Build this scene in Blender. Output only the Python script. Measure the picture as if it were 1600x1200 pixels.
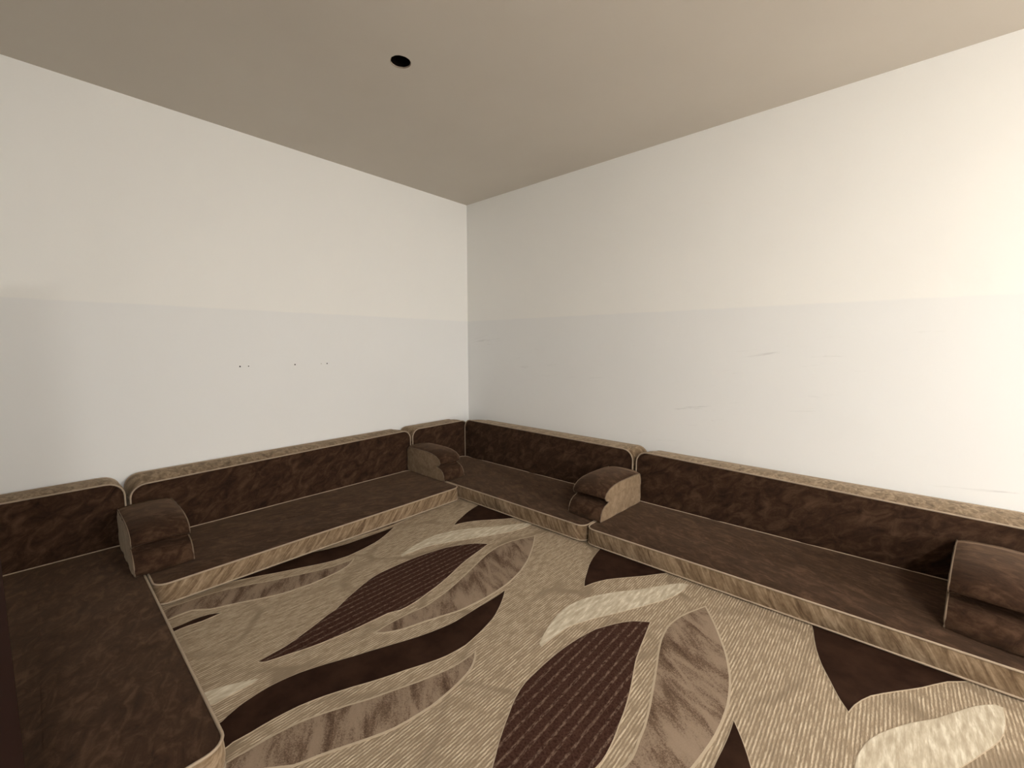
import bpy, bmesh, math, random
from mathutils import Vector, Matrix, noise

for o in list(bpy.data.objects):
    bpy.data.objects.remove(o, do_unlink=True)
SC = bpy.context.scene
COL = SC.collection
H = 1.25            # camera height in metres; the layout below is in units of it
R = random.Random(7)

# ------------------------------------------------------------------ camera
cam_data = bpy.data.cameras.new('camera')
cam_data.sensor_fit = 'HORIZONTAL'
cam_data.sensor_width = 36.0
cam_data.lens = 36.0 * 666.0 / 1600.0
cam_data.clip_start = 0.02
cam = bpy.data.objects.new('camera', cam_data)
cam.location = (0, 0, H)
cam.rotation_euler = (math.radians(90) - math.atan2(63, 666), 0, math.radians(41.65))
COL.objects.link(cam)
SC.camera = cam

# ------------------------------------------------------------------ world, exposure
world = bpy.data.worlds.new('world')
SC.world = world
world.use_nodes = True
world.node_tree.nodes['Background'].inputs[0].default_value = (1.0, 0.955, 0.90, 1)
world.node_tree.nodes['Background'].inputs[1].default_value = 19.0   # daylight for the added windows
SC.view_settings.view_transform = 'Standard'
SC.view_settings.look = 'None'
SC.view_settings.gamma = 1.0
SC.view_settings.use_curve_mapping = False
SC.view_settings.exposure = 0.38

# the ceiling lamp of the room, (x, y, strength); it hangs to the right of the view
LAMPS = [(1.50, -0.22, 330.0)]
LAMP_COLOUR = (1.0, 0.965, 0.92)

# room planes (metres)
XL, YB, XR, YF, ZC = -2.74 * H, 2.508 * H, 3.0 * H, -0.56 * H, 2.153 * H
SEAT_Z = 0.093 * H
CARPET_Z = 0.009
PAINT_Z = 1.19 * H

# ------------------------------------------------------------------ node helpers
def mat(name):
    m = bpy.data.materials.new(name)
    m.use_nodes = True
    nt = m.node_tree
    return m, nt, nt.nodes['Principled BSDF']

def nd(nt, typ, **kw):
    n = nt.nodes.new(typ)
    for k, v in kw.items():
        setattr(n, k, v)
    return n

def coords(nt, scale=(1, 1, 1), rot=None, kind='Object'):
    """texture coordinates, turned first and then stretched along the turned axes"""
    out = nd(nt, 'ShaderNodeTexCoord').outputs[kind]
    if rot:
        m0 = nd(nt, 'ShaderNodeMapping')
        m0.inputs['Rotation'].default_value = rot
        nt.links.new(out, m0.inputs['Vector'])
        out = m0.outputs[0]
    mp = nd(nt, 'ShaderNodeMapping')
    mp.inputs['Scale'].default_value = scale
    nt.links.new(out, mp.inputs['Vector'])
    return mp.outputs[0]

def noise_tex(nt, vec, scale, detail=4, rough=0.55, dist=0.0):
    n = nd(nt, 'ShaderNodeTexNoise')
    n.inputs['Scale'].default_value = scale
    n.inputs['Detail'].default_value = detail
    n.inputs['Roughness'].default_value = rough
    n.inputs['Distortion'].default_value = dist
    nt.links.new(vec, n.inputs['Vector'])
    return n.outputs['Fac']

def ramp(nt, fac, stops):
    r = nd(nt, 'ShaderNodeValToRGB')
    e = r.color_ramp.elements
    while len(e) < len(stops):
        e.new(0.5)
    for i, (p, c) in enumerate(stops):
        e[i].position = p
        e[i].color = (c[0], c[1], c[2], 1) if isinstance(c, (tuple, list)) else (c, c, c, 1)
    nt.links.new(fac, r.inputs[0])
    return r.outputs[0]

def mix(nt, fac, a, b, mode='MIX'):
    m = nd(nt, 'ShaderNodeMix', data_type='RGBA', blend_type=mode)
    for sock, v in ((m.inputs[0], fac), (m.inputs[6], a), (m.inputs[7], b)):
        if hasattr(v, 'links'):
            nt.links.new(v, sock)
        elif isinstance(v, (int, float)):
            sock.default_value = v if sock == m.inputs[0] else (v, v, v, 1)
        else:
            sock.default_value = (v[0], v[1], v[2], 1)
    return m.outputs[2]

def math_n(nt, op, a, b=0.0):
    m = nd(nt, 'ShaderNodeMath', operation=op)
    for s, v in ((m.inputs[0], a), (m.inputs[1], b)):
        if hasattr(v, 'links'):
            nt.links.new(v, s)
        else:
            s.default_value = v
    return m.outputs[0]

def bump(nt, b, height, strength=0.3, dist=0.002):
    n = nd(nt, 'ShaderNodeBump')
    n.inputs['Strength'].default_value = strength
    n.inputs['Distance'].default_value = dist
    nt.links.new(height, n.inputs['Height'])
    nt.links.new(n.outputs[0], b.inputs['Normal'])

def srgb(r, g, b):
    f = lambda c: (c / 255) / 12.92 if c / 255 <= 0.04045 else (((c / 255) + 0.055) / 1.055) ** 2.4
    return (f(r), f(g), f(b))

# ------------------------------------------------------------------ materials
def velvet(name, dark, mid, light, sheen, tint, streak_rot=(0, 0, 0.5), streak=(9, 3, 9)):
    m, nt, b = mat(name)
    v = coords(nt, streak, streak_rot)
    n1 = noise_tex(nt, v, 1.0, 5, 0.62, 0.9)
    n2 = noise_tex(nt, coords(nt), 55, 4, 0.7)
    f = math_n(nt, 'ADD', math_n(nt, 'MULTIPLY', n1, 0.8), math_n(nt, 'MULTIPLY', n2, 0.2))
    c = ramp(nt, f, [(0.35, dark), (0.5, mid), (0.67, light)])
    nt.links.new(c, b.inputs['Base Color'])
    b.inputs['Roughness'].default_value = 0.92
    b.inputs['Specular IOR Level'].default_value = 0.15
    b.inputs['Sheen Weight'].default_value = sheen
    b.inputs['Sheen Roughness'].default_value = 0.42
    b.inputs['Sheen Tint'].default_value = (*tint, 1)
    bump(nt, b, f, 0.35, 0.006)
    return m

def plain(name, col, rough=0.6, metallic=0.0, spec=0.4):
    m, nt, b = mat(name)
    n = noise_tex(nt, coords(nt), 25, 3)
    nt.links.new(mix(nt, n, [c * 0.88 for c in col], [min(1, c * 1.12) for c in col]), b.inputs['Base Color'])
    b.inputs['Roughness'].default_value = rough
    b.inputs['Metallic'].default_value = metallic
    b.inputs['Specular IOR Level'].default_value = spec
    return m

BROWN = velvet('brown_crushed_velvet', (0.0185, 0.0086, 0.0045), (0.036, 0.0172, 0.0088), (0.078, 0.0420, 0.0235),
               0.17, (0.85, 0.57, 0.37), (0.25, 0.5, 0.35), (9, 24, 18))
# the nap of the beige bands lies one way on the left-hand pieces and the other way on the right-hand ones
GOLD_R = velvet('beige_crushed_velvet', (0.092, 0.057, 0.030), (0.202, 0.139, 0.083), (0.367, 0.274, 0.182),
                0.2, (0.9, 0.76, 0.58), (0, -1.05, 0), (6, 14, 42))
GOLD_L = velvet('beige_crushed_velvet_turned', (0.092, 0.057, 0.030), (0.202, 0.139, 0.083), (0.367, 0.274, 0.182),
                0.2, (0.9, 0.76, 0.58), (0, 0.86, 0), (6, 14, 42))
GOLD_END = velvet('beige_velvet_end', (0.165, 0.108, 0.064), (0.215, 0.150, 0.092), (0.28, 0.205, 0.135),
                  0.2, (0.9, 0.76, 0.58), (0.6, 0, 0), (20, 20, 20))
PIPE = plain('beige_piping', (0.36, 0.28, 0.20), 0.75)
PIPE_ARM = plain('brown_beige_piping', (0.16, 0.112, 0.073), 0.75)

def wall_mat(name, scuffs, upper, lower):
    m, nt, b = mat(name)
    g = nd(nt, 'ShaderNodeNewGeometry')
    s = nd(nt, 'ShaderNodeSeparateXYZ')
    nt.links.new(g.outputs['Position'], s.inputs[0])
    wob = noise_tex(nt, coords(nt), 6, 3)
    z = math_n(nt, 'ADD', s.outputs[2], math_n(nt, 'MULTIPLY', math_n(nt, 'SUBTRACT', wob, 0.5), 0.012))
    mr = nd(nt, 'ShaderNodeMapRange')
    mr.inputs[1].default_value = PAINT_Z - 0.006
    mr.inputs[2].default_value = PAINT_Z + 0.006
    nt.links.new(z, mr.inputs[0])
    c = mix(nt, mr.outputs[0], lower, upper)
    # blotchy roller marks
    blot = noise_tex(nt, coords(nt), 2.2, 4)
    c = mix(nt, ramp(nt, blot, [(0.35, 0.0), (0.75, 0.10)]), c, [x * 0.90 for x in lower])
    if scuffs:
        # smears and rubbed marks at sitting height
        sm = noise_tex(nt, coords(nt, (2.1, 2.1, 22), (0, 0.12, 0)), 1.0, 6, 0.7, 0.4)
        spot = noise_tex(nt, coords(nt), 1.7, 2)
        band = nd(nt, 'ShaderNodeMapRange')
        band.interpolation_type = 'SMOOTHSTEP'
        band.inputs[1].default_value = 1.48
        band.inputs[2].default_value = 1.15
        nt.links.new(s.outputs[2], band.inputs[0])
        k = math_n(nt, 'MULTIPLY', ramp(nt, sm, [(0.615, 0.0), (0.70, 0.55)]), ramp(nt, spot, [(0.47, 0.0), (0.58, 1.0)]))
        k = math_n(nt, 'MULTIPLY', k, band.outputs[0])
        c = mix(nt, k, c, [x * 0.62 for x in lower])
    nt.links.new(c, b.inputs['Base Color'])
    b.inputs['Roughness'].default_value = 0.7
    b.inputs['Specular IOR Level'].default_value = 0.25
    bump(nt, b, noise_tex(nt, coords(nt), 90, 3), 0.08, 0.001)
    return m

UP, LOW = (0.88, 0.877, 0.85), (0.832, 0.839, 0.834)
WALL_L = wall_mat('painted_wall', False, UP, LOW)
WALL_B = wall_mat('painted_wall_scuffed', True, UP, LOW)

def ceiling_mat():
    m, nt, b = mat('ceiling_paint')
    n = noise_tex(nt, coords(nt), 1.6, 4)
    nt.links.new(mix(nt, n, (0.60, 0.55, 0.48), (0.66, 0.61, 0.535)), b.inputs['Base Color'])
    b.inputs['Roughness'].default_value = 0.85
    bump(nt, b, noise_tex(nt, coords(nt), 60, 3), 0.06, 0.001)
    return m
CEIL = ceiling_mat()
HOLE = plain('dark_void', (0.008, 0.006, 0.005), 0.95, spec=0.05)
PLASTER = plain('raw_plaster_edge', (0.30, 0.24, 0.19), 0.9)
TILE = plain('floor_screed', (0.30, 0.27, 0.23), 0.6)
WOOD = plain('dark_red_brown_wood', (0.0100, 0.0026, 0.0011), 0.55, spec=0.2)
STEEL = plain('brushed_metal', (0.5, 0.48, 0.45), 0.35, 1.0)
m, nt, b = mat('added_window_glass')
tr = nd(nt, 'ShaderNodeBsdfTransparent'); gl = nd(nt, 'ShaderNodeBsdfGlossy'); ms = nd(nt, 'ShaderNodeMixShader')
gl.inputs['Roughness'].default_value = 0.02
ms.inputs[0].default_value = 0.06
nt.links.new(tr.outputs[0], ms.inputs[1]); nt.links.new(gl.outputs[0], ms.inputs[2])
nt.links.new(ms.outputs[0], nt.nodes['Material Output'].inputs[0])
GLASS = m
LAMP_RIM = plain('white_enamel', (0.8, 0.8, 0.78), 0.4)

def carpet_mats():
    d = {}
    # ground of the carpet: short light dashes woven lengthwise, thin darker cracks
    m, nt, b = mat('carpet_ground')
    rows = nd(nt, 'ShaderNodeTexWave', wave_type='BANDS', bands_direction='X', wave_profile='SIN')
    rows.inputs['Scale'].default_value = 29.0
    rows.inputs['Distortion'].default_value = 1.1
    rows.inputs['Detail'].default_value = 1.0
    rows.inputs['Detail Scale'].default_value = 3.0
    nt.links.new(coords(nt), rows.inputs['Vector'])
    dash = noise_tex(nt, coords(nt, (80, 16, 1)), 1.0, 4, 0.7)
    fine = noise_tex(nt, coords(nt), 420, 2)
    big = noise_tex(nt, coords(nt), 3.0, 3)
    lit = math_n(nt, 'MULTIPLY', rows.outputs['Fac'], ramp(nt, dash, [(0.38, 0.10), (0.60, 1.0)]))
    f = math_n(nt, 'ADD', math_n(nt, 'MULTIPLY', lit, 0.7), math_n(nt, 'MULTIPLY', fine, 0.3))
    c = ramp(nt, f, [(0.16, (0.242, 0.184, 0.124)), (0.40, (0.345, 0.270, 0.187)), (0.80, (0.54, 0.447, 0.330))])
    vo = nd(nt, 'ShaderNodeTexVoronoi', feature='DISTANCE_TO_EDGE')
    vo.inputs['Scale'].default_value = 2.6
    wv = nd(nt, 'ShaderNodeTexNoise')
    wv.inputs['Scale'].default_value = 2.2
    vec = coords(nt, (1.0, 0.8, 1))
    nt.links.new(vec, wv.inputs['Vector'])
    nt.links.new(mix(nt, 0.25, vec, wv.outputs['Color'], 'ADD'), vo.inputs['Vector'])
    crack = ramp(nt, vo.outputs['Distance'], [(0.016, 0.95), (0.060, 0.0)])
    crack = math_n(nt, 'MULTIPLY', crack, ramp(nt, big, [(0.40, 0.15), (0.60, 1.0)]))
    c = mix(nt, crack, c, (0.228, 0.174, 0.118))
    nt.links.new(c, b.inputs['Base Color'])
    b.inputs['Roughness'].default_value = 0.95
    b.inputs['Specular IOR Level'].default_value = 0.04
    bump(nt, b, f, 0.5, 0.003)
    d['ground'] = m
    # solid dark leaves
    m, nt, b = mat('carpet_dark')
    n = noise_tex(nt, coords(nt), 9, 4)
    nt.links.new(ramp(nt, n, [(0.35, (0.0190, 0.0088, 0.0052)), (0.65, (0.034, 0.0170, 0.0105))]), b.inputs['Base Color'])
    b.inputs['Roughness'].default_value = 0.95
    b.inputs['Specular IOR Level'].default_value = 0.04
    b.inputs['Sheen Weight'].default_value = 0.0
    bump(nt, b, noise_tex(nt, coords(nt), 400, 2), 0.4, 0.002)
    d['dark'] = m
    # dark leaves with dashed light ribs
    m, nt, b = mat('carpet_ribbed')
    wv = nd(nt, 'ShaderNodeTexWave', wave_type='BANDS', bands_direction='X', wave_profile='SIN')
    wv.inputs['Scale'].default_value = 9.0
    wv.inputs['Distortion'].default_value = 0.5
    wv.inputs['Detail Scale'].default_value = 2.0
    nt.links.new(coords(nt, (1, 1, 1)), wv.inputs['Vector'])
    broken = noise_tex(nt, coords(nt, (140, 45, 1)), 1.0, 4, 0.7)
    k = math_n(nt, 'MULTIPLY', ramp(nt, wv.outputs['Fac'], [(0.70, 0.0), (0.97, 1.0)]), ramp(nt, broken, [(0.43, 0.0), (0.62, 1.0)]))
    sp = noise_tex(nt, coords(nt), 150, 3)
    base = ramp(nt, sp, [(0.35, (0.030, 0.0130, 0.0085)), (0.70, (0.064, 0.031, 0.0215))])
    nt.links.new(mix(nt, math_n(nt, 'MULTIPLY', k, 0.8), base, (0.21, 0.145, 0.105)), b.inputs['Base Color'])
    b.inputs['Roughness'].default_value = 0.95
    b.inputs['Specular IOR Level'].default_value = 0.04
    bump(nt, b, sp, 0.4, 0.002)
    d['ribbed'] = m
    # mottled taupe leaves
    m, nt, b = mat('carpet_mottled')
    p = noise_tex(nt, coords(nt, (4.5, 15, 1), (0, 0, 0.58)), 1.0, 4, 0.6, 0.5)
    sp = noise_tex(nt, coords(nt), 230, 3, 0.8)
    f = math_n(nt, 'ADD', math_n(nt, 'MULTIPLY', p, 0.62), math_n(nt, 'MULTIPLY', sp, 0.38))
    nt.links.new(ramp(nt, f, [(0.38, (0.072, 0.044, 0.028)), (0.46, (0.145, 0.098, 0.066)), (0.52, (0.245, 0.180, 0.128)), (0.72, (0.29, 0.220, 0.160))]), b.inputs['Base Color'])
    b.inputs['Roughness'].default_value = 0.95
    b.inputs['Specular IOR Level'].default_value = 0.04
    bump(nt, b, sp, 0.4, 0.002)
    d['mottled'] = m
    # cream leaves with lighter dashes
    m, nt, b = mat('carpet_cream')
    dash = noise_tex(nt, coords(nt, (70, 12, 1)), 1.0, 3, 0.6)
    nt.links.new(ramp(nt, dash, [(0.36, (0.40, 0.335, 0.245)), (0.52, (0.50, 0.435, 0.33)), (0.68, (0.66, 0.60, 0.48))]), b.inputs['Base Color'])
    b.inputs['Roughness'].default_value = 0.95
    b.inputs['Specular IOR Level'].default_value = 0.04
    bump(nt, b, dash, 0.5, 0.003)
    d['cream'] = m
    d['line'] = plain('carpet_edge_line', (0.42, 0.34, 0.245), 0.95, spec=0.1)
    return d
CM = carpet_mats()

# ------------------------------------------------------------------ mesh helpers
def obj(name, bm, m, parent=None, smooth=False):
    me = bpy.data.meshes.new(name)
    bmesh.ops.recalc_face_normals(bm, faces=bm.faces[:])
    bm.to_mesh(me)
    bm.free()
    if smooth:
        for p in me.polygons:
            p.use_smooth = True
    me.materials.append(m)
    o = bpy.data.objects.new(name, me)
    COL.objects.link(o)
    if parent:
        o.parent = parent
    return o

def box_bm(lo, hi, bev=0.0):
    bm = bmesh.new()
    bmesh.ops.create_cube(bm, size=1)
    for v in bm.verts:
        v.co = Vector([lo[i] + (v.co[i] + 0.5) * (hi[i] - lo[i]) for i in range(3)])
    if bev:
        bmesh.ops.bevel(bm, geom=bm.edges[:], offset=bev, segments=2, profile=0.5, affect='EDGES')
    return bm

def empty(name, loc, rz=0.0):
    o = bpy.data.objects.new(name, None)
    o.location = loc
    o.rotation_euler = (0, 0, rz)
    o.empty_display_size = 0.05
    COL.objects.link(o)
    return o

def tag(o, label, cat, group=None):
    o['label'] = label
    o['category'] = cat
    if group:
        o['group'] = group
    return o

def struct(o):
    o['kind'] = 'structure'
    return o

def tube(bm, pts, r, n=8, closed=True):
    N = len(pts)
    rings = []
    for i in range(N):
        a = pts[i - 1] if (closed or i > 0) else pts[i]
        c = pts[(i + 1) % N] if (closed or i < N - 1) else pts[i]
        t = (c - a).normalized()
        up = Vector((0, 0, 1)) if abs(t.z) < 0.9 else Vector((1, 0, 0))
        s = t.cross(up).normalized()
        u = s.cross(t)
        rings.append([bm.verts.new(pts[i] + r * (math.cos(2 * math.pi * k / n) * s + math.sin(2 * math.pi * k / n) * u)) for k in range(n)])
    for i in range(N if closed else N - 1):
        A, B = rings[i], rings[(i + 1) % N]
        # choose the twist that lines the rings up best
        j = min(range(n), key=lambda q: (A[0].co - B[q].co).length)
        for k in range(n):
            bm.faces.new((A[k], A[(k + 1) % n], B[(k + 1 + j) % n], B[(k + j) % n]))
    if not closed:
        bm.faces.new(rings[0]); bm.faces.new(rings[-1])

def lathe(bm, prof, n=32):
    rings = []
    for r, z in prof:
        rings.append([bm.verts.new((r * math.cos(2 * math.pi * k / n), r * math.sin(2 * math.pi * k / n), z)) for k in range(n)] if r > 1e-6 else [bm.verts.new((0, 0, z))])
    for A, B in zip(rings, rings[1:]):
        for k in range(n):
            a = [A[k % len(A)], A[(k + 1) % len(A)], B[(k + 1) % len(B)], B[k % len(B)]]
            f = []
            for v in a:
                if v not in f:
                    f.append(v)
            if len(f) > 2:
                bm.faces.new(f)

# ------------------------------------------------------------------ room shell
wl = struct(obj('wall_left', box_bm((XL - 0.12, YF - 0.12, -0.1), (XL, YB + 0.12, ZC)), WALL_L))
wb = struct(obj('wall_back', box_bm((XL, YB, -0.1), (XR, YB + 0.12, ZC)), WALL_B))
def boxes_bm(parts):
    out = bmesh.new()
    for lo, hi in parts:
        b2 = box_bm(lo, hi)
        me = bpy.data.meshes.new('t'); b2.to_mesh(me); b2.free(); out.from_mesh(me); bpy.data.meshes.remove(me)
    return out
# wall opposite the left one, with an unseen window added to light the room
WY0, WY1, WZ0, WZ1 = 1.10, 2.65, 0.80, 2.10
struct(obj('wall_right', boxes_bm([((XR, YF - 0.12, -0.1), (XR + 0.12, WY0, ZC)), ((XR, WY1, -0.1), (XR + 0.12, YB + 0.12, ZC)),
                                   ((XR, WY0, -0.1), (XR + 0.12, WY1, WZ0)), ((XR, WY0, WZ1), (XR + 0.12, WY1, ZC))]), WALL_L))
def window(name, org, ux, w, z0, z1, portal_rot):
    """frame, mullion and two panes in an opening that starts at org and runs w along ux; the wall is 0.12 thick"""
    along_y = ux == 'y'
    sgn = 1 if along_y else -1
    def bx(a0, a1, d0, d1, c0, c1):
        d0, d1 = sorted((sgn * d0, sgn * d1))
        if along_y:
            return ((org[0] + d0, org[1] + a0, c0), (org[0] + d1, org[1] + a1, c1))
        return ((org[0] + a0, org[1] + d0, c0), (org[0] + a1, org[1] + d1, c1))
    f = 0.05
    win = struct(obj(name, boxes_bm([bx(0, w, 0.03, 0.08, z0, z0 + f), bx(0, w, 0.03, 0.08, z1 - f, z1), bx(0, f, 0.03, 0.08, z0 + f, z1 - f),
                                     bx(w - f, w, 0.03, 0.08, z0 + f, z1 - f), bx(w / 2 - 0.02, w / 2 + 0.02, 0.03, 0.08, z0 + f, z1 - f)]), LAMP_RIM))
    for a0, a1 in ((f, w / 2 - 0.02), (w / 2 + 0.02, w - f)):
        obj('added_window_pane', box_bm(*bx(a0, a1, 0.053, 0.057, z0 + f, z1 - f)), GLASS, win)
    pl = bpy.data.lights.new('window_portal', 'AREA')       # only guides the sampling of the daylight
    pl.shape = 'RECTANGLE'
    pl.size, pl.size_y = (z1 - z0, w) if along_y else (w, z1 - z0)
    pl.cycles.is_portal = True
    po = bpy.data.objects.new('window_portal', pl)
    po.location = (org[0] + 0.10, org[1] + w / 2, (z0 + z1) / 2) if along_y else (org[0] + w / 2, org[1] - 0.10, (z0 + z1) / 2)
    po.rotation_euler = portal_rot
    COL.objects.link(po)
window('window_added_1', (XR, WY0), 'y', WY1 - WY0, WZ0, WZ1, (0, math.radians(90), 0))  # unseen, added to bring even light in from the right
VX0, VX1, VZ0, VZ1 = 2.20, 2.75, 1.0, 2.0
window('window_added_2', (VX0, YF), 'x', VX1 - VX0, VZ0, VZ1, (math.radians(90), 0, 0))  # unseen, added to lift the far corner and upper right wall
DX0, DX1, DZ = -0.55 * H, 0.10 * H, 2.08
Y0_, Y1_ = YF - 0.12, YF
struct(obj('wall_front', boxes_bm([((XL, Y0_, -0.1), (DX0 - 0.03, Y1_, ZC)), ((DX0 - 0.03, Y0_, DZ + 0.03), (DX1 + 0.03, Y1_, ZC)), ((DX1 + 0.03, Y0_, -0.1), (VX0, Y1_, ZC)),
                                   ((VX0, Y0_, -0.1), (VX1, Y1_, VZ0)), ((VX0, Y0_, VZ1), (VX1, Y1_, ZC)), ((VX1, Y0_, -0.1), (XR, Y1_, ZC))]), WALL_L))
# unseen passage, added so outside light does not flood in through the doorway
struct(obj('wall_added_passage', boxes_bm([((DX0 - 0.3, YF - 1.62, -0.1), (DX1 + 0.3, YF - 1.5, 2.5)), ((DX0 - 0.42, YF - 1.62, -0.1), (DX0 - 0.3, YF - 0.12, 2.5)),
                                     ((DX1 + 0.3, YF - 1.62, -0.1), (DX1 + 0.42, YF - 0.12, 2.5)), ((DX0 - 0.42, YF - 1.62, 2.5), (DX1 + 0.42, YF - 0.12, 2.6)),
                                     ((DX0 - 0.42, YF - 1.62, -0.14), (DX1 + 0.42, YF - 0.12, -0.0005))]), WALL_L))
struct(obj('floor', box_bm((XL - 0.12, YF - 0.12, -0.14), (XR + 0.12, YB + 0.12, -0.0005)), TILE))

# ceiling with the round cut-out of a missing downlight
HX, HY, HR = -1.585 * H, 1.093 * H, 0.053
bm = bmesh.new()
def loop(pts):
    vs = [bm.verts.new(p) for p in pts]
    return vs, [bm.edges.new((vs[i], vs[(i + 1) % len(vs)])) for i in range(len(vs))]
_, e1 = loop([(XL - 0.12, YF - 0.12, ZC), (XR + 0.12, YF - 0.12, ZC), (XR + 0.12, YB + 0.12, ZC), (XL - 0.12, YB + 0.12, ZC)])
rag = [HR * (1 + 0.05 * (R.random() - 0.5)) for _ in range(36)]
hole_ring = [(HX + rag[i] * math.cos(i * math.pi / 18), HY + rag[i] * math.sin(i * math.pi / 18), ZC) for i in range(36)]
hv, e2 = loop(hole_ring)
bmesh.ops.triangle_fill(bm, use_beauty=True, edges=e1 + e2)
r = bmesh.ops.extrude_face_region(bm, geom=bm.faces[:])
for v in [g for g in r['geom'] if isinstance(g, bmesh.types.BMVert)]:
    v.co.z += 0.02
ceil = struct(obj('ceiling', bm, CEIL))
bm = bmesh.new()
lo = [bm.verts.new((HX + (x - HX) * 0.985, HY + (y - HY) * 0.985, ZC + 0.001)) for x, y, z in hole_ring]
hi = [bm.verts.new((x, y, ZC + 0.16)) for x, y, z in hole_ring]
for i in range(36):
    bm.faces.new((lo[i], lo[(i + 1) % 36], hi[(i + 1) % 36], hi[i]))
bm.faces.new(hi)
obj('lamp_hole', bm, HOLE, ceil)
bm = bmesh.new()
tube(bm, [Vector((HX + (rag[i] + 0.001) * math.cos(i * math.pi / 18), HY + (rag[i] + 0.001) * math.sin(i * math.pi / 18), ZC + 0.004)) for i in range(36)], 0.0045, 6)
obj('hole_rim', bm, PLASTER, ceil)

# empty screw holes left in the wall
for y, r_ in ((0.775, 0.0052), (0.818, 0.0040), (1.072, 0.0052), (1.234, 0.0030), (1.272, 0.0050)):
    bm = bmesh.new()
    lathe(bm, [(0, 0.0012), (r_ * 0.8, 0.0012), (r_, 0.0), (r_, -0.004)], 12)
    o = obj('screw_hole', bm, HOLE if r_ > 0.0035 else PLASTER, wl)
    o.location = (XL, y * H, 0.872 * H)
    o.rotation_euler = (0, math.radians(90), 0)

# door leaf standing open at the left edge of the view
e0, e1 = Vector((-0.90 * H, -0.0452 * H - 0.025, 0)), Vector((-0.55 * H, YF + 0.02, 0))
W = (e1 - e0).length
door = empty('door_1', (e1.x, e1.y, 0.012))
door.rotation_euler = (0, 0, math.atan2(e0.y - e1.y, e0.x - e1.x))
struct(door)
door['label'] = 'dark red-brown wooden door standing open at the left edge'
obj('leaf', box_bm((0, -0.04, 0), (W, 0, 2.03), 0.002), WOOD, door)
for z0, z1 in ((0.18, 0.9), (1.08, 1.86)):
    for side in (0.0005, -0.0465):
        obj('door_panel', box_bm((0.12, side, z0), (W - 0.12, side + 0.006, z1), 0.003), WOOD, door)
bm = bmesh.new()
tube(bm, [Vector((W - 0.06, 0, 1.0)), Vector((W - 0.06, 0.05, 1.0)), Vector((W - 0.075, 0.055, 1.0)), Vector((W - 0.18, 0.055, 1.0))], 0.009, 10, False)
obj('door_handle', bm, STEEL, door, True)
for n, lo, hi in (('trim_1', (DX0 - 0.03, YF - 0.13, 0), (DX0, YF + 0.008, DZ)), ('trim_2', (DX1, YF - 0.13, 0), (DX1 + 0.03, YF + 0.008, DZ)),
                  ('trim_3', (DX0 - 0.03, YF - 0.13, DZ), (DX1 + 0.03, YF + 0.008, DZ + 0.03))):
    struct(obj(n, box_bm(lo, hi, 0.002), WOOD))

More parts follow.
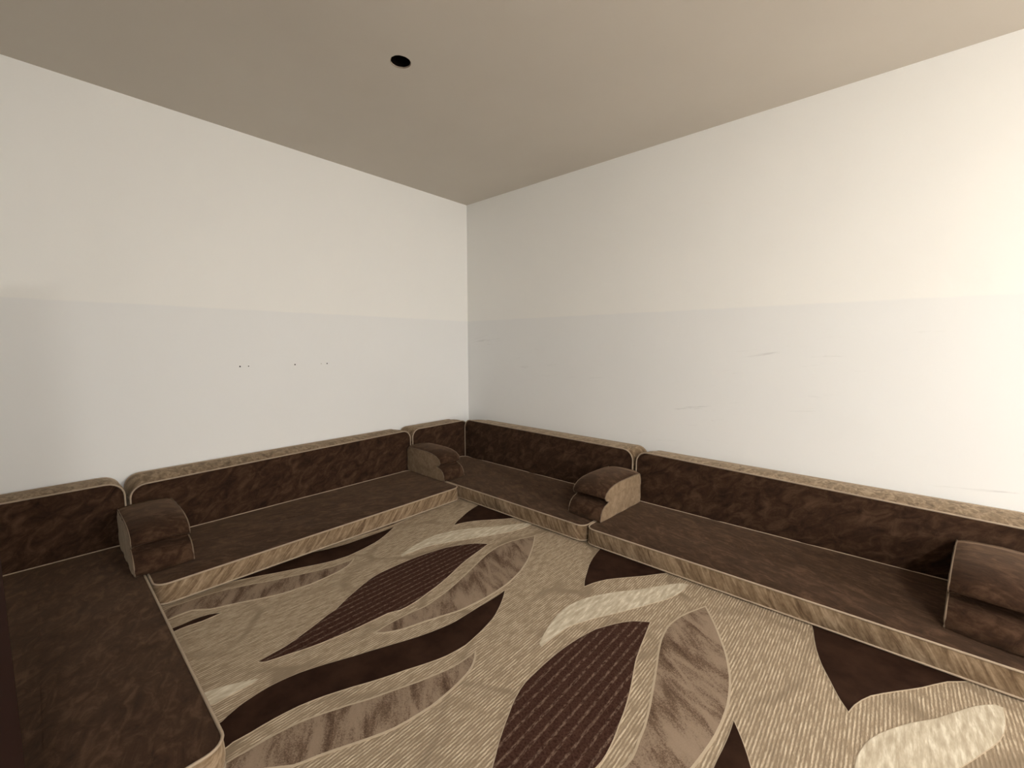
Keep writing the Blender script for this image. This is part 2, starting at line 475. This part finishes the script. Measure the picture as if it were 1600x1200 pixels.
# ------------------------------------------------------------------ carpet
MOTIFS = {
    'T': [(-2.357,2.543), (-2.351,2.398), (-2.320,2.268), (-2.308,2.199), (-2.294,2.135), (-2.281,2.089), (-2.266,2.044), (-2.250,2.006), (-2.233,1.968), (-2.217,1.929), (-2.201,1.894), (-2.188,1.871), (-2.174,1.848), (-2.168,1.873), (-2.161,1.897), (-2.144,1.939), (-2.121,1.983), (-2.089,2.026), (-2.053,2.070), (-2.018,2.112), (-1.984,2.154), (-1.949,2.204), (-1.912,2.254), (-1.836,2.324), (-1.762,2.404), (-1.726,2.489), (-1.700,2.579), (-1.935,2.736), (-2.170,2.893), (-2.278,2.714)],
    'C': [(-2.071,1.356), (-2.082,1.360), (-2.090,1.367), (-2.104,1.406), (-2.118,1.454), (-2.129,1.493), (-2.137,1.533), (-2.143,1.577), (-2.145,1.620), (-2.143,1.655), (-2.137,1.689), (-2.127,1.728), (-2.113,1.768), (-2.094,1.807), (-2.071,1.846), (-2.045,1.887), (-2.016,1.929), (-1.986,1.966), (-1.956,2.003), (-1.927,2.047), (-1.899,2.090), (-1.874,2.129), (-1.849,2.165), (-1.823,2.195), (-1.799,2.217), (-1.790,2.219), (-1.781,2.218), (-1.783,2.168), (-1.788,2.120), (-1.798,2.074), (-1.812,2.029), (-1.835,1.979), (-1.860,1.929), (-1.883,1.883), (-1.907,1.837), (-1.930,1.792), (-1.953,1.749), (-1.977,1.707), (-2.000,1.666), (-2.018,1.629), (-2.034,1.592), (-2.049,1.559), (-2.060,1.525), (-2.065,1.485), (-2.067,1.446), (-2.069,1.417), (-2.070,1.390), (-2.071,1.373)],
    'R': [(-1.803,1.799), (-1.836,1.777), (-1.866,1.753), (-1.893,1.718), (-1.917,1.679), (-1.939,1.638), (-1.959,1.596), (-1.972,1.549), (-1.983,1.501), (-1.990,1.458), (-1.996,1.414), (-2.000,1.369), (-2.002,1.324), (-2.003,1.277), (-2.002,1.232), (-2.002,1.200), (-2.000,1.168), (-1.993,1.131), (-1.982,1.093), (-1.969,1.059), (-1.954,1.026), (-1.941,0.996), (-1.927,0.967), (-1.915,0.942), (-1.902,0.918), (-1.885,0.889), (-1.870,0.862), (-1.865,0.841), (-1.860,0.820), (-1.847,0.788), (-1.834,0.754), (-1.823,0.724), (-1.813,0.693), (-1.800,0.655), (-1.789,0.616), (-1.785,0.587), (-1.783,0.558), (-1.781,0.532), (-1.779,0.506), (-1.767,0.514), (-1.758,0.524), (-1.747,0.557), (-1.736,0.596), (-1.722,0.636), (-1.709,0.679), (-1.699,0.724), (-1.691,0.772), (-1.683,0.822), (-1.677,0.873), (-1.672,0.944), (-1.667,1.010), (-1.656,1.036), (-1.645,1.062), (-1.642,1.092), (-1.643,1.122), (-1.646,1.151), (-1.650,1.180), (-1.656,1.211), (-1.663,1.243), (-1.671,1.286), (-1.682,1.332), (-1.694,1.377), (-1.708,1.421), (-1.726,1.474), (-1.743,1.524), (-1.752,1.555), (-1.759,1.587), (-1.769,1.630), (-1.778,1.676), (-1.790,1.735)],
    'M': [(-1.655,2.078), (-1.668,2.048), (-1.681,2.017), (-1.697,1.977), (-1.711,1.935), (-1.720,1.895), (-1.726,1.854), (-1.727,1.811), (-1.723,1.768), (-1.716,1.723), (-1.705,1.679), (-1.690,1.628), (-1.674,1.580), (-1.664,1.547), (-1.653,1.513), (-1.641,1.472), (-1.628,1.430), (-1.618,1.395), (-1.608,1.359), (-1.599,1.322), (-1.591,1.286), (-1.587,1.257), (-1.583,1.227), (-1.577,1.193), (-1.574,1.160), (-1.578,1.128), (-1.585,1.096), (-1.589,1.050), (-1.591,1.004), (-1.592,0.972), (-1.591,0.943), (-1.589,0.925), (-1.586,0.906), (-1.574,0.916), (-1.563,0.926), (-1.544,0.955), (-1.525,0.991), (-1.512,1.028), (-1.500,1.067), (-1.487,1.107), (-1.473,1.147), (-1.454,1.198), (-1.436,1.250), (-1.430,1.289), (-1.425,1.329), (-1.420,1.371), (-1.417,1.414), (-1.416,1.463), (-1.418,1.513), (-1.421,1.556), (-1.428,1.599), (-1.438,1.649), (-1.452,1.700), (-1.471,1.752), (-1.492,1.803), (-1.515,1.850), (-1.540,1.895), (-1.568,1.945), (-1.598,1.994), (-1.626,2.036)],
    'D': [(-1.384,1.502), (-1.362,1.469), (-1.341,1.436), (-1.322,1.402), (-1.305,1.368), (-1.289,1.334), (-1.276,1.299), (-1.266,1.258), (-1.258,1.220), (-1.254,1.199), (-1.251,1.177), (-1.246,1.144), (-1.242,1.108), (-1.246,1.064), (-1.253,1.020), (-1.263,0.984), (-1.276,0.949), (-1.293,0.907), (-1.312,0.864), (-1.328,0.822), (-1.345,0.780), (-1.363,0.740), (-1.380,0.705), (-1.388,0.689), (-1.395,0.672), (-1.410,0.638), (-1.426,0.599), (-1.438,0.563), (-1.448,0.526), (-1.454,0.490), (-1.458,0.453), (-1.460,0.417), (-1.460,0.383), (-1.462,0.356), (-1.464,0.333), (-1.460,0.318), (-1.458,0.303), (-1.469,0.249), (-1.496,0.191), (-1.572,0.126), (-1.664,0.059), (-1.651,0.148), (-1.633,0.227), (-1.600,0.276), (-1.571,0.315), (-1.573,0.332), (-1.583,0.349), (-1.591,0.368), (-1.599,0.388), (-1.604,0.408), (-1.607,0.428), (-1.610,0.447), (-1.612,0.467), (-1.613,0.487), (-1.612,0.507), (-1.610,0.527), (-1.607,0.547), (-1.603,0.567), (-1.599,0.587), (-1.590,0.615), (-1.579,0.646), (-1.567,0.676), (-1.554,0.705), (-1.541,0.736), (-1.527,0.766), (-1.516,0.795), (-1.505,0.824), (-1.487,0.866), (-1.468,0.912), (-1.448,0.958), (-1.430,1.004), (-1.412,1.058), (-1.399,1.108), (-1.391,1.144), (-1.386,1.181), (-1.385,1.254), (-1.384,1.328), (-1.382,1.368), (-1.381,1.407), (-1.381,1.438), (-1.382,1.467), (-1.383,1.485)],
    'N': [(-1.182,1.102), (-1.180,1.077), (-1.180,1.052), (-1.182,1.018), (-1.187,0.984), (-1.195,0.953), (-1.205,0.923), (-1.215,0.890), (-1.226,0.857), (-1.239,0.826), (-1.251,0.796), (-1.269,0.751), (-1.287,0.705), (-1.304,0.670), (-1.322,0.635), (-1.337,0.600), (-1.352,0.566), (-1.366,0.531), (-1.377,0.498), (-1.383,0.472), (-1.387,0.445), (-1.391,0.420), (-1.393,0.395), (-1.395,0.371), (-1.395,0.346), (-1.398,0.323), (-1.398,0.300), (-1.379,0.241), (-1.361,0.175), (-1.364,0.123), (-1.373,0.072), (-1.331,0.122), (-1.298,0.172), (-1.294,0.224), (-1.298,0.272), (-1.302,0.292), (-1.306,0.313), (-1.307,0.341), (-1.301,0.369), (-1.275,0.398), (-1.248,0.429), (-1.235,0.458), (-1.224,0.489), (-1.207,0.527), (-1.188,0.566), (-1.174,0.595), (-1.160,0.626), (-1.145,0.659), (-1.132,0.695), (-1.123,0.736), (-1.117,0.778), (-1.112,0.813), (-1.110,0.848), (-1.112,0.892), (-1.115,0.935), (-1.119,0.968), (-1.125,1.001), (-1.135,1.033), (-1.149,1.061), (-1.164,1.082)],
    'O': [(-2.245,0.496), (-2.260,0.476), (-2.272,0.454), (-2.278,0.425), (-2.280,0.398), (-2.278,0.379), (-2.276,0.360), (-2.276,0.339), (-2.276,0.318), (-2.262,0.227), (-2.238,0.130), (-2.202,0.085), (-2.158,0.045), (-2.172,0.121), (-2.189,0.195), (-2.219,0.262), (-2.246,0.320), (-2.250,0.346), (-2.249,0.373), (-2.244,0.400), (-2.240,0.427), (-2.242,0.461)],
    'E': [(-1.683,0.475), (-1.700,0.448), (-1.716,0.422), (-1.730,0.397), (-1.742,0.372), (-1.752,0.345), (-1.759,0.318), (-1.772,0.246), (-1.772,0.168), (-1.734,0.115), (-1.684,0.068), (-1.669,0.135), (-1.659,0.200), (-1.671,0.262), (-1.684,0.313), (-1.678,0.324), (-1.672,0.336), (-1.674,0.361), (-1.678,0.391), (-1.678,0.422), (-1.677,0.449), (-1.680,0.462)],
}
MOTIF_KIND = {'T': 'dark', 'C': 'cream', 'R': 'ribbed', 'M': 'mottled', 'D': 'dark', 'N': 'mottled', 'O': 'dark', 'E': 'cream'}
MOTIF_NAME = {'dark': 'dark_leaf', 'cream': 'cream_leaf', 'ribbed': 'ribbed_leaf', 'mottled': 'mottled_leaf'}
STEP = (0.856 * H, -0.038 * H)          # the woven pattern repeats along the room
CX0, CX1, CY0, CY1 = XL + 0.03, XR - 0.05, YF + 0.03, YB - 0.03
carpet = obj('patterned_carpet', box_bm((CX0, CY0, 0.0), (CX1, CY1, CARPET_Z)), CM['ground'])
tag(carpet, 'beige and brown carpet with large curved leaf pattern covering the floor', 'carpet')

def offset_poly(p, d):
    n = len(p)
    area = sum(p[i][0] * p[(i + 1) % n][1] - p[(i + 1) % n][0] * p[i][1] for i in range(n))
    sg = 1 if area > 0 else -1
    out = []
    for i in range(n):
        a, b, c = Vector(p[i - 1]), Vector(p[i]), Vector(p[(i + 1) % n])
        n1 = (b - a).normalized(); n2 = (c - b).normalized()
        k = Vector((n1.y + n2.y, -(n1.x + n2.x))) * sg
        if k.length < 1e-4:
            k = n1 * 1.0
        k.normalize()
        co = max(0.45, abs(k.dot(Vector((n1.y, -n1.x)))))
        out.append(b + k * (d / co))
    return out

motif_mesh = {}
for key, poly in MOTIFS.items():
    bm = bmesh.new()
    vs = [bm.verts.new((x, y, 0.0018)) for x, y in poly]
    es = [bm.edges.new((vs[i], vs[(i + 1) % len(vs)])) for i in range(len(vs))]
    bmesh.ops.triangle_fill(bm, use_beauty=True, edges=es)
    low = [bm.verts.new((x, y, -0.002)) for x, y in poly]
    for i in range(len(vs)):
        bm.faces.new((vs[i], vs[(i + 1) % len(vs)], low[(i + 1) % len(vs)], low[i]))
    kind = MOTIF_KIND[key]
    a = obj(MOTIF_NAME[kind], bm, CM[kind], carpet)
    wd = {'dark': 0.003, 'cream': 0.002, 'ribbed': 0.004, 'mottled': 0.008}[kind]
    outer = offset_poly(poly, wd)
    bm = bmesh.new()
    A = [bm.verts.new((x, y, 0.0014)) for x, y in poly]
    B = [bm.verts.new((q.x, q.y, 0.0012)) for q in outer]
    for i in range(len(A)):
        bm.faces.new((A[i], A[(i + 1) % len(A)], B[(i + 1) % len(A)], B[i]))
    C_ = [bm.verts.new((q.x, q.y, -0.002)) for q in outer]
    for i in range(len(A)):
        bm.faces.new((B[i], B[(i + 1) % len(A)], C_[(i + 1) % len(A)], C_[i]))
    e = obj('edge_line', bm, CM['line'], a)
    motif_mesh[key] = (a, e)
for key, (a, e) in motif_mesh.items():
    first = True
    for k in range(-1, 4):
        dx, dy = k * STEP[0], k * STEP[1]
        xs = [p[0] + dx for p in MOTIFS[key]]; ys = [p[1] + dy for p in MOTIFS[key]]
        if min(xs) < CX0 + 0.01 or max(xs) > CX1 - 0.01 or min(ys) < CY0 + 0.01 or max(ys) > CY1 - 0.01:
            continue
        if first:
            q, s_ = a, e
            first = False
        else:
            q, s_ = a.copy(), e.copy()
            COL.objects.link(q); COL.objects.link(s_)
            q.parent = carpet; s_.parent = q
        q.location = (dx, dy, CARPET_Z)

# ------------------------------------------------------------------ boxed cushions
def rr_ring(hx, hy, r, z, nx, ny, nc=6):
    """rounded rectangle outline with a fixed number of points"""
    r = min(r, hx - 1e-4, hy - 1e-4)
    pts = []
    cs = [(hx - r, hy - r, 0), (-hx + r, hy - r, 90), (-hx + r, -hy + r, 180), (hx - r, -hy + r, 270)]
    for i, (cx, cy, a0) in enumerate(cs):
        for k in range(nc + 1):
            a = math.radians(a0 + 90 * k / nc)
            pts.append(Vector((cx + r * math.cos(a), cy + r * math.sin(a), z)))
        nxt = cs[(i + 1) % 4]
        a = math.radians(a0 + 90)
        p = pts[-1]
        q = Vector((nxt[0] + r * math.cos(a), nxt[1] + r * math.sin(a), z))
        m = nx if i % 2 == 0 else ny
        for k in range(1, m):
            pts.append(p.lerp(q, k / m))
    return pts

def panel_bm(hx, hy, r, z0, puff, sign, seed, nx, ny, wob):
    bm = bmesh.new()
    rings = []
    h = min(hx, hy)
    for d in (0.0, 0.02, 0.05, 0.10, 0.18, 0.30, 0.45, 0.62, 0.80, 0.95, 0.999):
        dd = d * h
        z = puff * (1 - (1 - d) ** 3.0)
        ring = rr_ring(hx - dd, hy - dd, max(r * (1 - d), 0.001), 0, nx, ny)
        vs = []
        for p in ring:
            n = noise.fractal(Vector((p.x * 4.5 + seed * 7.3, p.y * 4.5, seed)), 1.0, 2.0, 3)
            n2 = noise.noise(Vector((p.x * 16 + seed, p.y * 11 + p.x * 9, seed * 2)))
            k = min(1, d / 0.1)
            vs.append(bm.verts.new((p.x, p.y, z0 + sign * (z + k * wob * (n + 0.35 * n2)))))
        rings.append(vs)
    for A, B in zip(rings, rings[1:]):
        n = len(A)
        for i in range(n):
            bm.faces.new((A[i], A[(i + 1) % n], B[(i + 1) % n], B[i]))
    bm.faces.new(rings[-1])
    return bm

def boxed_cushion(name, L, Wd, T, r, seed, band, bulge=0.006, puff=0.012, wob=0.004):
    """cushion lying flat, L along x, Wd along y, T high; band round the side, piping on both edges"""
    t = empty(name, (0, 0, 0))
    nx, ny = max(4, int(L / 0.035)), max(4, int(Wd / 0.05))
    hx, hy = L / 2, Wd / 2
    obj('velvet_panel', panel_bm(hx, hy, r, T, puff, 1, seed, nx, ny, wob), BROWN, t, True)
    obj('under_panel', panel_bm(hx, hy, r, 0.004, 0.003, -1, seed + 5, 12, 6, 0.0), BROWN, t, True)
    bm = bmesh.new()
    rings = []
    for k in range(6):
        f = k / 5
        out = bulge * math.sin(math.pi * f)
        vs = []
        for p in rr_ring(hx + out, hy + out, r + out, 0.004 + f * (T - 0.004), nx, ny):
            w = 0.004 * noise.noise(Vector((p.x * 13 + seed, p.y * 13, f * 3))) * math.sin(math.pi * f)
            d = Vector((p.x / hx, p.y / hy, 0)).normalized()
            vs.append(bm.verts.new(p + d * w))
        rings.append(vs)
    for A, B in zip(rings, rings[1:]):
        n = len(A)
        for i in range(n):
            bm.faces.new((A[i], A[(i + 1) % n], B[(i + 1) % n], B[i]))
    obj('side_band', bm, band, t, True)
    for z in (T, 0.007):
        bm = bmesh.new()
        tube(bm, rr_ring(hx + 0.001, hy + 0.001, r, z, nx, ny), 0.0048, 6)
        obj('piping', bm, PIPE, t, True)
    return t

def reshape(t, fn):
    for c in t.children:
        for v in c.data.vertices:
            v.co = Vector(fn(v.co))

# seat mattresses -----------------------------------------------------------
def mattress(x0, x1, y0, y1, seed, label, along_x):
    x0, x1, y0, y1 = (q * H for q in (x0, x1, y0, y1))
    g = 0.004
    if along_x:
        t = boxed_cushion('floor_mattress', x1 - x0 - 2 * g, y1 - y0 - 2 * g, SEAT_Z - CARPET_Z - 0.004, 0.055, seed, GOLD_R)
    else:
        t = boxed_cushion('floor_mattress', y1 - y0 - 2 * g, x1 - x0 - 2 * g, SEAT_Z - CARPET_Z - 0.004, 0.055, seed, GOLD_L)
        t.rotation_euler = (0, 0, math.radians(90))
    t.location = ((x0 + x1) / 2, (y0 + y1) / 2, CARPET_Z + 0.003)
    tag(t, label, 'mattress', 'floor seating mattresses')
    return t

SF, BF = -2.0, 1.762        # front edges of the seats along the left and the back wall
mattress(-2.552, SF, 0.242, 1.755, 1, 'brown velvet floor mattress along the left wall, ending at the inner corner', False)
mattress(-2.552, -1.088, BF, 2.285, 2, 'brown floor mattress along the right wall, filling the far room corner', True)
mattress(-1.083, 0.45, BF, 2.285, 3, 'brown floor mattress along the right wall, running out of the picture', True)
mattress(-2.552, -1.072, -0.325, 0.236, 4, 'dark brown floor mattress nearest the camera, jutting out at the left', True)

# backrests ----------------------------------------------------------------------
def backrest(p0, p1, front, wall, zt, df, db, seed, label, side, r=0.075):
    """stands on edge; p0..p1 along the wall; df = front-top rise at (p0, p1), db = rear-top rise"""
    p0, p1, front, wall, zt = (q * H for q in (p0, p1, front, wall, zt))
    L, T = p1 - p0 - 0.004, abs(front - wall)
    hgt = zt - CARPET_Z - 0.012
    t = boxed_cushion('back_cushion', L, hgt, T, r, seed, GOLD_R if side == 'back' else GOLD_L, 0.008, 0.010, 0.005)
    def fn(v):
        # lying (x along, y up, z thickness) -> standing (x along, y into the room, z up)
        a = v.x / L + 0.5
        d = max(0, min(1, v.z / T))
        h = v.y + hgt / 2
        rise = (df[0] * (1 - a) + df[1] * a) * d + db * (1 - d)
        return (v.x, -v.z, h + rise * H * max(0, h / hgt) + 0.016)
    reshape(t, fn)
    mid = (p0 + p1) / 2
    if side == 'back':
        t.location = (mid, wall, CARPET_Z)
    else:
        t.location = (wall, mid, CARPET_Z)
        t.rotation_euler = (0, 0, math.radians(90))
    tag(t, label, 'back cushion', 'velvet back cushions against the walls')
    return t

WLX, WBY = -2.731, 2.499
backrest(0.252, 1.772, -2.556, WLX, 0.366, (-0.019, 0.011), 0.0, 11, 'long brown velvet back cushion with beige top against the left wall', 'left')
backrest(1.790, 2.322, -2.556, WLX, 0.368, (0.008, 0.010), 0.0, 12, 'short brown back cushion on the left wall, in the far corner', 'left')
backrest(-0.325, 0.236, -2.556, WLX, 0.369, (0.006, 0.006), 0.0, 13, 'short black-shaded back cushion at the left edge, behind the nearest mattress', 'left')
backrest(-2.545, -1.092, 2.288, WBY, 0.358, (0.030, 0.018), 0.0, 14, 'long brown back cushion on the right wall, starting at the far corner', 'back')
backrest(-1.070, 0.47, 2.288, WBY, 0.346, (0.031, -0.004), 0.0, 15, 'long brown back cushion on the right wall, cut off by the right edge', 'back')

# arm bolsters --------------------------------------------------------------------
PROF = [(0.0, 0.0), (0.0, 0.08), (0.002, 0.158), (0.012, 0.166), (0.06, 0.169), (0.14, 0.170), (0.22, 0.169), (0.28, 0.164), (0.325, 0.152), (0.355, 0.134), (0.366, 0.114),
        (0.358, 0.099), (0.330, 0.087), (0.345, 0.080), (0.368, 0.072), (0.390, 0.055), (0.401, 0.032), (0.408, 0.006), (0.405, 0.0), (0.25, 0.0), (0.12, 0.0)]
PROF = [(a * H, b * H) for a, b in PROF]
def bolster(Wd, seed):
    t = empty('arm_bolster', (0, 0, 0))
    n = 14
    bm = bmesh.new()
    rings = []
    c = Vector((0.18 * H, 0.085 * H))
    for k in range(n + 1):
        f = k / n
        x = (f - 0.5) * Wd
        pf = 0.024 * math.sin(math.pi * f) ** 0.5
        vs = []
        for i, (u, v) in enumerate(PROF):
            d = (Vector((u, v)) - c).normalized()
            notch = 11 <= i <= 13
            s = pf * (0.0 if (v < 0.005 or u < 0.004) else (-1.5 if notch else (0.6 if u > 0.37 * H else 1.0)))
            s += 0.003 * noise.noise(Vector((x * 20 + seed * 3, u * 18, v * 18))) * (1 if 0 < k < n and v > 0.01 and u > 0.004 else 0)
            vs.append(bm.verts.new((x, -(u + d.x * s), v + d.y * s)))
        rings.append(vs)
    m = len(PROF)
    for A, B in zip(rings, rings[1:]):
        for i in range(m):
            bm.faces.new((A[i], A[(i + 1) % m], B[(i + 1) % m], B[i]))
    obj('velvet_cover', bm, BROWN, t, True)
    for s in (-1, 1):
        bm = bmesh.new()
        x = s * (Wd / 2)
        ring = [bm.verts.new((x, -u, v)) for u, v in PROF]
        es = [bm.edges.new((ring[i], ring[(i + 1) % m])) for i in range(m)]
        bmesh.ops.triangle_fill(bm, use_beauty=True, edges=es)
        bmesh.ops.subdivide_edges(bm, edges=bm.edges[:], cuts=2, use_grid_fill=True)
        for v in bm.verts:
            e = min((Vector((-v.co.y, v.co.z)) - Vector(q)).length for q in PROF)
            v.co.x += s * min(0.006, e * 0.15)
        obj('end_panel', bm, GOLD_END, t, True)
        bm = bmesh.new()
        tube(bm, [Vector((x, -u, v)) for u, v in PROF], 0.0034, 6)
        obj('piping', bm, PIPE_ARM, t, True)
    return t

def place(t, x, y, rz, label):
    t.location = (x * H, y * H, SEAT_Z + 0.008)
    t.rotation_euler = (0, 0, rz)
    tag(t, label, 'arm rest', 'stepped arm bolsters on the seats')

place(bolster(0.200 * H, 1), -1.128, 2.264, math.radians(-3), 'stepped brown arm rest on the seat seam by the right wall, mid picture')
place(bolster(0.172 * H, 2), -2.545, 1.824, math.radians(90), 'small stepped arm rest in the far corner with beige end facing us')
place(bolster(0.188 * H, 3), -2.540, 0.299, math.radians(90), 'dark stepped arm rest at the left, between two mattresses')
place(bolster(0.22 * H, 4), 0.337, 2.258, math.radians(-7), 'stepped brown arm rest cut off by the right edge')

# ------------------------------------------------------------------ ceiling lamps
def emis(name, power):
    m, nt, b = mat(name)
    b.inputs['Base Color'].default_value = (0.9, 0.9, 0.9, 1)
    b.inputs['Emission Color'].default_value = (*LAMP_COLOUR, 1)
    b.inputs['Emission Strength'].default_value = power
    return m
for i, (x, y, p) in enumerate(LAMPS):
    l = empty('ceiling_lamp', (x * H, y * H, ZC))
    bm = bmesh.new()
    lathe(bm, [(0.155, -0.030), (0.165, -0.030), (0.17, -0.024), (0.17, 0.0), (0.155, 0.0)], 40)
    obj('lamp_rim', bm, LAMP_RIM, l, True)
    bm = bmesh.new()
    lathe(bm, [(0.0, -0.026), (0.155, -0.026)], 40)
    d = obj('diffuser', bm, emis('lamp_glow', p), l)
    tag(l, ['round white ceiling lamp lighting the right-hand side of the room', 'round white ceiling lamp over the doorway end of the room'][i % 2], 'lamp')
